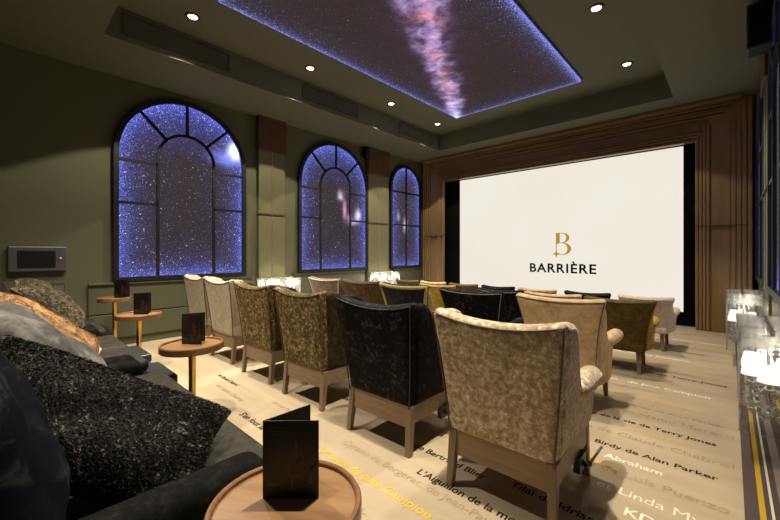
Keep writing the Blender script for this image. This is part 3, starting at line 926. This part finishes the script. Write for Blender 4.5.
def make_chair(name, P, mats):
    """wingback / tub armchair; origin on the floor between the back feet, facing +Y"""
    t = thing(name, '', 'armchair', group='armchairs facing the screen')
    zb, zt, th = P['zb'], P['zt'], P['th']
    wb, wt, D = P['wb'], P['wt'], P['d']
    lean, curve, dip = P['lean'], P['curve'], P['dip']
    flare = P.get('flare', 1.0)
    def width(z):
        s = max(0.0, (z - zb) / (zt - zb)); return wb + (wt - wb) * s ** flare
    def backy(z):
        s = max(0.0, (z - zb) / (zt - zb)); return -lean * s ** 1.3
    def ztop(a): return zt - dip * (1 - abs(a) ** 2.2)
    def back(u, v):
        a = u * 2 - 1
        z = zb + (ztop(a) - zb) * v
        return (a * (width(z) / 2 - 0.006), backy(z) + th / 2 + curve * a * a, z)
    obj('backrest', MB().grid(back, 14, 12), mats['back'], t, smooth=True, solid=th, subs=1)
    # seam along the back's edges
    pts = []
    def edge(a, z): return (a * (width(z) / 2 - 0.012), backy(z) + 0.001 + curve * a * a, z)
    for i in range(11): pts.append(edge(-1, zb + (ztop(-1) - 0.03 - zb) * i / 10))
    for i in range(1, 12): 
        a = -1 + 2 * i / 12; pts.append(edge(a, ztop(a) - 0.03))
    for i in range(11): pts.append(edge(1, zb + (ztop(1) - 0.03 - zb) * (1 - i / 10)))
    obj('piping', MB().tube(pts, P.get('pipe', 0.005), 6), mats['pipe'], t, smooth=True)
    ah, wing, s0, s1 = P['arm'], P['wing'], P['s0'], P['s1']
    def top(y):
        base = zt - 0.012 - 0.25 * max(0, y) * P.get('slope', 0.3)
        return base + (ah - base) * smooth01((y - s0) / (s1 - s0))
    for sg in (-1, 1):
        def side(u, v, sg=sg):
            y0 = th * 0.45 + curve
            y = y0 + (D - y0) * u
            z = zb + (top(y) - zb) * v
            yy = y + backy(z) * (1 - smooth01(u * 1.6))
            bulge = P.get('bulge', 0.0) * math.sin(PI * min(1, u * 1.1))
            w_ = width(min(z, top(y)))
            w_ = w_ + (width(ah) - w_) * smooth01((u - 0.15) / 0.5) if z > ah else w_
            return (sg * (w_ / 2 - th * 0.45 + bulge), yy, z)
        mb = MB().grid(side, 14, 12)
        arm = obj('arm', mb, mats['side'], t, smooth=True, solid=th * 0.9, subs=1)
        xr = sg * (width(ah) / 2 - th * 0.45 + P.get('roll_out', 0.012))
        r = P['roll']
        pp = [(xr, s1 - 0.05, ah - r * 0.4), (xr, s1 + 0.02, ah - r * 0.35), (xr, (s1 + D) / 2, ah - r * 0.25), (xr, D - 0.02, ah - r * 0.3), (xr, D + 0.02, ah - r * 0.4), (xr, D + 0.035, ah - r * 0.45)]
        obj('arm_roll', MB().tube(pp, [r * 0.55, r * 0.9, r, r, r * 0.8, r * 0.35], 14), mats['arm'], arm, smooth=True, subs=1)
    iw = wb / 2 - th * 0.75
    obj('seat_cushion', MB().rbox(-iw, iw, th * 0.9, D + 0.02, P['zs'] - 0.13, P['zs'], 0.04), mats['seat'], t, smooth=True)
    obj('seat_base', MB().rbox(-wb / 2 + 0.012, wb / 2 - 0.012, 0.012, D, zb, P['zs'] - 0.12, 0.02), mats['back'], t, smooth=True)
    # legs and rails
    lx, lb, lf = P['lx'], P['lb'], P['lf']
    lt, l0 = P['lt'], P['l0']
    if P.get('rails'):
        rz0, rz1 = P['rails']
        r = MB()
        r.box(-lx, lx, lb - lt + 0.004, lb + lt * 0.5, rz0, rz1); r.box(-lx, lx, lf - lt * 0.5, lf + lt - 0.004, rz0 + 0.03, rz1)
        for sg in (-1, 1):
            a, b_ = sorted((sg * (lx + lt - 0.004), sg * (lx - lt * 0.5))); r.box(a, b_, lb, lf, rz0 + 0.03, rz1)
        obj('seat_rail', r, M['wood_rail'], t, bevel=0.004)
        ltop = rz1
    else:
        ltop = zb + 0.01
    for sg in (-1, 1):
        for yy, sp in ((lb, -P.get('splay', 0.02)), (lf, P.get('splay', 0.02) * 0.6)):
            obj('leg', MB().frustum((sg * (lx + P.get('splay', 0.02) * 0.3), yy + sp), (l0, l0), 0.0, (sg * lx, yy), (lt, lt), ltop), M['wood_leg'], t, bevel=0.003)
    return t


TALL = dict(zb=0.31, zt=1.035, th=0.095, wb=0.60, wt=0.745, d=0.70, lean=0.085, curve=0.0, dip=0.05, arm=0.61, wing=0.15, s0=0.17, s1=0.37,
            roll=0.068, zs=0.52, lx=0.275, lb=0.035, lf=0.60, lt=0.026, l0=0.019, rails=(0.175, 0.325), splay=0.035, slope=0.25)
FLARE = dict(zb=0.20, zt=0.975, th=0.085, wb=0.56, wt=0.77, d=0.60, lean=0.14, curve=0.06, dip=0.02, arm=0.60, wing=0.1, s0=0.10, s1=0.27,
             roll=0.062, zs=0.46, lx=0.23, lb=0.06, lf=0.53, lt=0.024, l0=0.016, splay=0.03, flare=2.2, roll_out=0.05, bulge=0.03, slope=1.0)
TUB = dict(zb=0.24, zt=0.835, th=0.08, wb=0.50, wt=0.74, d=0.60, lean=0.12, curve=0.09, dip=0.015, arm=0.55, wing=0.1, s0=0.10, s1=0.25,
           roll=0.055, zs=0.44, lx=0.18, lb=0.08, lf=0.50, lt=0.024, l0=0.017, splay=0.04, flare=2.4, roll_out=0.055, bulge=0.055, slope=0.8)
LOW = dict(TUB, zt=0.745, wt=0.68, arm=0.52)
def mats(back, side=None, seat=None, pipe='dark_pipe', arm=None):
    side = side or back; return dict(back=M[back], side=M[side], seat=M[seat or side], pipe=M[pipe], arm=M[arm or side])

CH = [  # name, params, mats, x, y, yaw, label
    ('wingback_armchair', TALL, mats('gold_cream', 'gold_cream', pipe='dark_pipe'), -0.905, 1.80, 0.03, 'champagne crushed velvet wingback armchair, nearest of the front aisle row'),
    ('wingback_armchair', TALL, mats('black_v', pipe='black'), -1.835, 1.83, 0.03, 'black velvet wingback armchair on wooden legs beside the champagne one'),
    ('wingback_armchair', TALL, mats('gold_v', 'gold_shaded', pipe='dark_pipe'), -2.82, 1.86, 0.03, 'old gold patterned wingback armchair directly left of the black velvet one'),
    ('wingback_armchair', TALL, mats('gold_v', 'gold_shaded', pipe='dark_pipe'), -3.72, 1.88, 0.03, 'old gold patterned wingback armchair next to the cream wingback'),
    ('wingback_armchair', TALL, mats('cream_v', pipe='dark_pipe'), -4.66, 1.90, 0.03, 'cream wingback armchair between a gold patterned one and the last cream one'),
    ('wingback_armchair', TALL, mats('cream_v', pipe='dark_pipe'), -5.52, 1.92, 0.03, 'cream wingback armchair closest to the left wall below the big window'),
    ('flared_armchair', FLARE, mats('champagne', pipe='dark_pipe'), -1.09, 3.34, 0.0, 'pale champagne flared back armchair with rounded arms behind the nearest wingback'),
    ('flared_armchair', FLARE, mats('black_v', pipe='grey_pipe'), -1.97, 3.36, 0.0, 'black flared armchair with pale piping left of the pale champagne one'),
    ('flared_armchair', dict(FLARE, pipe=0.022), mats('navy_v', 'yellow_trim', pipe='yellow_trim'), -2.89, 3.38, 0.0, 'armchair with dark navy back panel and thick soft yellow trim'),
    ('flared_armchair', FLARE, mats('brown_v', pipe='dark_pipe'), -3.70, 3.40, 0.0, 'brown velvet flared armchair left of the yellow trimmed one'),
    ('flared_armchair', dict(FLARE, pipe=0.010), mats('mauve_v', pipe='white_pipe'), -4.50, 3.40, 0.0, 'mauve grey flared armchair with cream piping near the cube lamp'),
    ('tub_armchair', TUB, mats('olive_v', 'mustard', pipe='dark_pipe', arm='mustard'), -0.92, 4.76, 0.06, 'olive brown tub armchair with mustard arms on splayed legs at right'),
    ('tub_armchair', TUB, mats('champagne', pipe='dark_pipe'), -1.66, 4.80, 0.0, 'tan tub armchair just left of the olive brown one'),
    ('tub_armchair', TUB, mats('black_v', pipe='grey_pipe'), -2.38, 4.80, 0.0, 'black tub armchair behind the black flared armchair'),
    ('tub_armchair', TUB, mats('mustard', 'mustard', pipe='dark_pipe'), -3.45, 4.80, 0.0, 'mustard gold tub armchair behind the yellow trimmed one'),
    ('tub_armchair', LOW, mats('pinkish', pipe='white_pipe'), -0.86, 6.10, 0.0, 'dusty cream tub armchair at right end of the row before the screen'),
    ('tub_armchair', LOW, mats('black_v', pipe='black'), -1.60, 6.12, 0.0, 'black low tub armchair second from right in the row before the screen'),
    ('tub_armchair', LOW, mats('champagne', pipe='dark_pipe'), -2.36, 6.12, 0.0, 'tan low tub armchair under the lettering on the screen'),
    ('tub_armchair', LOW, mats('black_v', pipe='black'), -3.06, 6.12, 0.0, 'black low tub armchair left of the tan one before the screen'),
    ('tub_armchair', LOW, mats('brown_v', pipe='dark_pipe'), -3.78, 6.12, 0.0, 'brown low tub armchair at the left edge of the screen'),
    ('tub_armchair', LOW, mats('champagne', pipe='dark_pipe'), -4.50, 6.12, 0.0, 'tan low tub armchair before the left wooden column'),
    ('tub_armchair', LOW, mats('brown_v', pipe='dark_pipe'), -5.20, 6.12, 0.0, 'brown low tub armchair nearest the far left cube lamp'),
]
made = {}
lever = None
for (nm, P, mt, x, y, yaw, lb) in CH:
    key = (nm, id(P), tuple(sorted((k_, v_.name) for k_, v_ in mt.items())))
    if key in made: o = copy_tree(made[key])
    else: o = made[key] = make_chair(nm, P, mt)
    o.location = (x, y, 0); o.rotation_euler = (0, 0, yaw); o['label'] = lb
    if P is TALL and nm == 'wingback_armchair' and x > -2:
        lv = MB().tube([(0.30, 0.40, 0.20), (0.335, 0.40, 0.17), (0.345, 0.44, 0.165)], 0.014, 8)
        lv.box(0.285, 0.32, 0.34, 0.47, 0.14, 0.22)
        lo = obj('lever', lv, M['black_metal'], o, smooth=False)
        rod = obj('lever_rod', MB().tube([(0.345, 0.43, 0.165), (0.38, 0.56, 0.225)], 0.007, 8), M['steel'], lo, smooth=True)

# ------------------------------------------------------------------ round side tables and menus
def make_table(h, r):
    t = thing('side_table', '', 'side table', group='round wooden side tables')
    obj('table_top', MB().lathe([(0.0, h - 0.018), (r - 0.018, h - 0.018), (r - 0.018, h - 0.012), (0.0, h - 0.012)], n=56), M['wood_top'], t)
    obj('rim', MB().lathe([(r - 0.018, h - 0.048), (r - 0.018, h), (r - 0.013, h + 0.004), (r - 0.004, h + 0.003), (r, h - 0.004), (r, h - 0.046), (r - 0.006, h - 0.052), (0, h - 0.052), (0, h - 0.019), (r - 0.018, h - 0.019)], n=56), M['wood_rim'], t, smooth=False)
    obj('post', MB().lathe([(0.028, 0.018), (0.026, h * 0.5), (0.028, h - 0.07), (0.05, h - 0.06), (0.05, h - 0.052)], n=24), M['brass'], t, smooth=True)
    obj('base', MB().lathe([(0.12, 0.0), (0.12, 0.012), (0.09, 0.018), (0.03, 0.022), (0.022, 0.03)], n=40), M['black_metal'], t, smooth=True)
    return t


def make_menu():
    t = thing('menu_card', '', 'menu', group='standing black menu cards')
    wv, hv, th = 0.175, 0.245, 0.0035
    def panel(ang):
        c, s = math.cos(ang), math.sin(ang)
        n = (-s, c)
        vs = []
        for z in (0, hv):
            for (a, b) in ((0, 0), (wv, 0), (wv, th), (0, th)):
                vs.append((a * c + b * n[0], a * s + b * n[1], z))
        return MB().add(vs, [(0, 3, 2, 1), (4, 5, 6, 7), (0, 1, 5, 4), (1, 2, 6, 5), (2, 3, 7, 6), (3, 0, 4, 7)])
    cover = obj('cover', panel(0.0), M['card'], t, bevel=0.001)
    obj('back_cover', panel(math.radians(45)), M['card'], t, bevel=0.001)
    class _P(list):
        def add(s, v, f): s.append(MB().add(v, f))
    pr = _P(); gr = _P()
    def blob(mb, cx_, cz, rx, rz, lean=0.0, n=14, hole=0.0):
        o_ = [(cx_ + rx * math.cos(2 * PI * i / n) + lean * rz * math.sin(2 * PI * i / n), cz + rz * math.sin(2 * PI * i / n)) for i in range(n)]
        if hole:
            i_ = [(cx_ + (a - cx_) * hole, cz + (b - cz) * hole) for a, b in o_]
            mb.add([(a, -0.0008, b) for a, b in o_ + i_], [(i, (i + 1) % n, n + (i + 1) % n, n + i) for i in range(n)])
        else: mb.add([(a, -0.0008, b) for a, b in o_], [tuple(range(n))])
    blob(pr, 0.105, 0.145, 0.006, 0.040, -0.1); blob(pr, 0.118, 0.115, 0.009, 0.050, 0.05, hole=0.6); blob(pr, 0.155, 0.10, 0.006, 0.045, 0.1)
    blob(gr, 0.098, 0.095, 0.022, 0.028, 0.1, hole=0.82); blob(gr, 0.030, 0.045, 0.020, 0.006, 0.6); blob(gr, 0.092, 0.045, 0.003, 0.022); blob(gr, 0.155, 0.075, 0.010, 0.03, 0.1, hole=0.7)
    for i in range(3): gr.add([(0.018, -0.0008, 0.222 - i * 0.011), (0.075 - 0.012 * i, -0.0008, 0.222 - i * 0.011), (0.075 - 0.012 * i, -0.0008, 0.224 - i * 0.011), (0.018, -0.0008, 0.224 - i * 0.011)], [(0, 1, 2, 3)])
    for q in pr: obj('printed_glass', q, M['print_red'], cover)
    for q in gr: obj('printed_mark', q, M['print_grey'], cover)
    return t


tables = [  # x, y, height, radius, label, menu yaw/offset
    (-0.995, 0.60, 0.585, 0.23, 'round wooden side table in the right foreground holding a black menu'),
    (-3.21, 1.07, 0.605, 0.235, 'round side table on brass post, second from the camera by the sofas'),
    (-5.02, 1.10, 0.635, 0.23, 'round side table on brass post, third from the camera by the sofas'),
    (-6.05, 1.05, 0.74, 0.19, 'tall round side table on brass post closest to the left wall'),
    (-1.86, 2.90, 0.56, 0.24, 'round wooden table glimpsed between the black and champagne wingbacks'),
    (-3.75, 2.95, 0.56, 0.22, 'round side table with menu glimpsed between the gold and black wingbacks'),
]
menus = [(-1.075, 0.565, 0, 0.76, 'black folded menu card standing on the foreground wooden table'),
         (-3.30, 1.02, 1, 0.62, 'black menu card on the second side table by the sofas'),
         (-5.08, 1.06, 2, 0.75, 'black menu card on the third side table by the sofas'),
         (-6.08, 1.05, 3, 0.8, 'black menu card on the tall table near the left wall'),
         (-3.83, 2.92, 5, 0.7, 'black menu card on the table between the gold and black wingbacks')]
tcache = {}
for (x, y, h, r, lb) in tables:
    kx = (h, r)
    o = copy_tree(tcache[kx]) if kx in tcache else tcache.setdefault(kx, make_table(h, r))
    o.location = (x, y, 0); o['label'] = lb; o.rotation_euler = (0, 0, 0.5)
menu = make_menu()
for i, (x, y, ti, yaw, lb) in enumerate(menus):
    o = menu if i == 0 else copy_tree(menu)
    o.location = (x, y, tables[ti][2] - 0.012); o['label'] = lb; o.rotation_euler = (0, 0, yaw)


# ------------------------------------------------------------------ sofas
def make_sofa(x0, x1, label):
    W = x1 - x0
    t = thing('sofa', label, 'sofa', (x0, 0, 0), 0, 'sofas along the back of the room')
    aw = 0.17
    obj('base', MB().rbox(0.02, W - 0.02, -0.42, 0.60, 0.06, 0.36, 0.02), M['sofa'], t, smooth=True)
    n = 2
    sw = (W - 2 * aw) / n
    for i in range(n):
        a = aw + i * sw
        obj('seat_cushion', MB().rbox(a + 0.004, a + sw - 0.004, -0.16, 0.84, 0.365, 0.47, 0.045), M['sofa_seat'], t, smooth=True)
        obj('back_cushion', MB().rbox(a + 0.006, a + sw - 0.006, -0.40, -0.14, 0.44, 0.92, 0.07), M['sofa'], t, smooth=True)
    obj('backrest', MB().rbox(0.0, W, -0.52, -0.38, 0.06, 0.86, 0.04), M['sofa'], t, smooth=True)
    for a in (0.0, W - aw):
        obj('arm', MB().rbox(a, a + aw, -0.40, 0.72, 0.06, 0.555, 0.06), M['sofa'], t, smooth=True)
    for a in (0.08, W - 0.08):
        for yy in (-0.36, 0.54):
            obj('foot', MB().frustum((a, yy), (0.018, 0.018), 0.0, (a, yy), (0.026, 0.026), 0.07), M['wood_leg'], t)
    return t
make_sofa(-3.29, -1.29, 'dark charcoal velvet sofa nearest the camera with speckled fur cushion on it')
make_sofa(-5.02, -3.31, 'dark charcoal velvet sofa in the middle of the back row')
make_sofa(-6.42, -5.04, 'dark charcoal velvet sofa at far left beneath the wall control panel')


def footstool(x0, x1, y0, y1, z, label):
    t = thing('footstool', label, 'footstool', ((x0 + x1) / 2, (y0 + y1) / 2, 0), 0, 'leather footstools in front of the sofas')
    hx, hy = (x1 - x0) / 2, (y1 - y0) / 2
    obj('pad', MB().rbox(-hx, hx, -hy, hy, z - 0.09, z, 0.025), M['leather'], t, smooth=True)
    obj('body', MB().rbox(-hx + 0.02, hx - 0.02, -hy + 0.02, hy - 0.02, 0.05, z - 0.088, 0.012), M['sofa'], t, smooth=True)
    for a in (-1, 1):
        for b in (-1, 1): obj('foot', MB().frustum((a * (hx - 0.05), b * (hy - 0.05)), (0.014, 0.014), 0, (a * (hx - 0.05), b * (hy - 0.05)), (0.02, 0.02), 0.06), M['wood_leg'], t)
footstool(-2.22, -1.65, 0.63, 0.94, 0.35, 'green black leather footstool closest to the foreground table')
footstool(-3.26, -2.74, 0.63, 0.94, 0.35, 'green black leather footstool just in front of the second table post')
footstool(-3.83, -3.31, 0.63, 1.00, 0.35, 'leather footstool just behind the second side table')
footstool(-4.67, -4.15, 0.63, 1.02, 0.35, 'leather footstool at the middle sofa, below the third side table')


# ------------------------------------------------------------------ cushions
def pillow_mesh(sx, sy, th, seed=0, n=22, crumple=0.012):
    rnd = random.Random(seed); ph = [rnd.uniform(0, 6.28) for _ in range(6)]
    def surf(sgn):
        def fn(u, v):
            a, b = u * 2 - 1, v * 2 - 1
            prof = max(0.0, (1 - a ** 4)) ** 0.6 * max(0.0, (1 - b ** 4)) ** 0.6
            pin = 1 - 0.10 * (1 - abs(b) ** 2) * abs(a) ** 3
            pib = 1 - 0.10 * (1 - abs(a) ** 2) * abs(b) ** 3
            z = sgn * th / 2 * prof
            z += crumple * prof * (math.sin(5 * a + 3 * b + ph[0]) + math.sin(7 * b - 4 * a + ph[1]) + 0.7 * math.sin(11 * a + ph[2]) * math.sin(9 * b + ph[3]))
            return (a * sx / 2 * pin, b * sy / 2 * pib, z)
        return fn
    mb = MB(); mb.grid(surf(1), n, n)
    o = len(mb.v)
    mb.grid(surf(-1), n, n)
    return mb, surf(1)


def fur_mesh(surf, count, length, width, lean, seed, under=None):
    rnd = random.Random(seed); mb = MB()
    for _ in range(count):
        u, v = rnd.uniform(0.01, 0.99), rnd.uniform(0.01, 0.99)
        f = surf if (under is None or rnd.random() < 0.8) else under
        p = Vector(f(u, v)); e = 0.01
        du = Vector(f(min(1, u + e), v)) - Vector(f(max(0, u - e), v)); dv = Vector(f(u, min(1, v + e))) - Vector(f(u, max(0, v - e)))
        nrm = du.cross(dv)
        if nrm.length < 1e-9: continue
        nrm.normalize()
        if f is under: nrm = -nrm
        d = (nrm + Vector(lean) + Vector((rnd.gauss(0, .35), rnd.gauss(0, .35), rnd.gauss(0, .15)))).normalized()
        side = d.cross(Vector((rnd.gauss(0, 1), rnd.gauss(0, 1), rnd.gauss(0, 1)))).normalized() * width
        L = length * rnd.uniform(0.6, 1.25)
        q = p - nrm * 0.002
        mid = q + d * L * 0.55 - Vector((0, 0, 0.0)); tip = q + d * L + Vector(lean) * L * 0.3
        mb.add([q - side, q + side, mid + side * 0.7, mid - side * 0.7, tip], [(0, 1, 2, 3), (3, 2, 4)])
    return mb


def pillow(name, label, m, loc, rot, sx, sy, th, seed, fur=None, trim=None, crumple=0.012):
    t = thing(name, label, 'cushion', loc, 0, 'cushions on the sofas')
    if isinstance(rot, Matrix): t.rotation_euler = rot.to_euler()
    else: t.rotation_euler = rot
    mb, sf = pillow_mesh(sx, sy, th, seed, crumple=crumple)
    obj('cushion_cover', mb, m, t, smooth=True, subs=1)
    if fur:
        fm, cnt, ln, wd, lean = fur
        obj('fur_pile', fur_mesh(sf, cnt, ln, wd, lean, seed), fm, t)
    if trim:
        tm, r = trim
        pts = []
        N = 12
        for (fa) in (lambda s: (s, 0), lambda s: (1, s), lambda s: (1 - s, 1), lambda s: (0, 1 - s)):
            for i in range(N): pts.append(sf(*fa(i / N)))
        obj('edging', MB().tube(pts, r, 8, closed=True), tm, t, smooth=True)
    return t
R = math.radians
def axes(a, up):
    x = Vector(a).normalized(); y = Vector(up); y = (y - x * y.dot(x)).normalized(); z = x.cross(y)
    return Matrix((x, y, z)).transposed()
# local z = cushion face normal; rotate about X so it leans back against the sofa
pillow('fur_cushion', 'big black and cream speckled fur cushion on the nearest sofa', M['speck'], (-1.75, 0.245, 0.69), axes((0.35, 0.80, -0.47), (-0.75, 0.0, 0.66)), 0.94, 0.50, 0.20, 1, crumple=0.005,
       fur=(M['speck'], 26000, 0.013, 0.0011, (0.9, -0.2, 0)))
pillow('velvet_cushion', 'ink dark crumpled velvet cushion with orange piping in the near corner', M['ink_vel'], (-1.46, -0.03, 0.83), (R(-68), R(4), R(-6)), 0.52, 0.68, 0.22, 2, trim=(M['orange_pipe'], 0.009), crumple=0.007)
pillow('velvet_cushion', 'slate grey velvet cushion between the speckled and the tan cushions', M['grey_vel'], (-2.44, 0.14, 0.83), (R(-46), R(5), R(-8)), 0.56, 0.72, 0.24, 3, crumple=0.006)
pillow('fur_cushion', 'tan spotted hide cushion with cream edging on the middle sofa', M['tan_fur'], (-3.55, 0.22, 0.765), (R(-42), R(6), R(-8)), 0.62, 0.80, 0.22, 4,
       fur=(M['tan_fur'], 8000, 0.010, 0.0012, (0.1, 0.5, 0)), trim=(M['cream_fur'], 0.022))
pillow('fur_cushion', 'long haired grey brown fur cushion on the far left sofa', M['grey_fur'], (-5.30, 0.34, 0.78), (R(-44), R(4), R(-4)), 0.62, 0.72, 0.26, 5,
       fur=(M['grey_fur'], 9000, 0.032, 0.002, (0.1, 0.5, 0)))
pillow('fur_cushion', 'black cushion just visible at the far left end of the sofas', M['black_fur'], (-6.05, -0.06, 0.93), (R(-62), 0, 0), 0.44, 0.44, 0.18, 6)
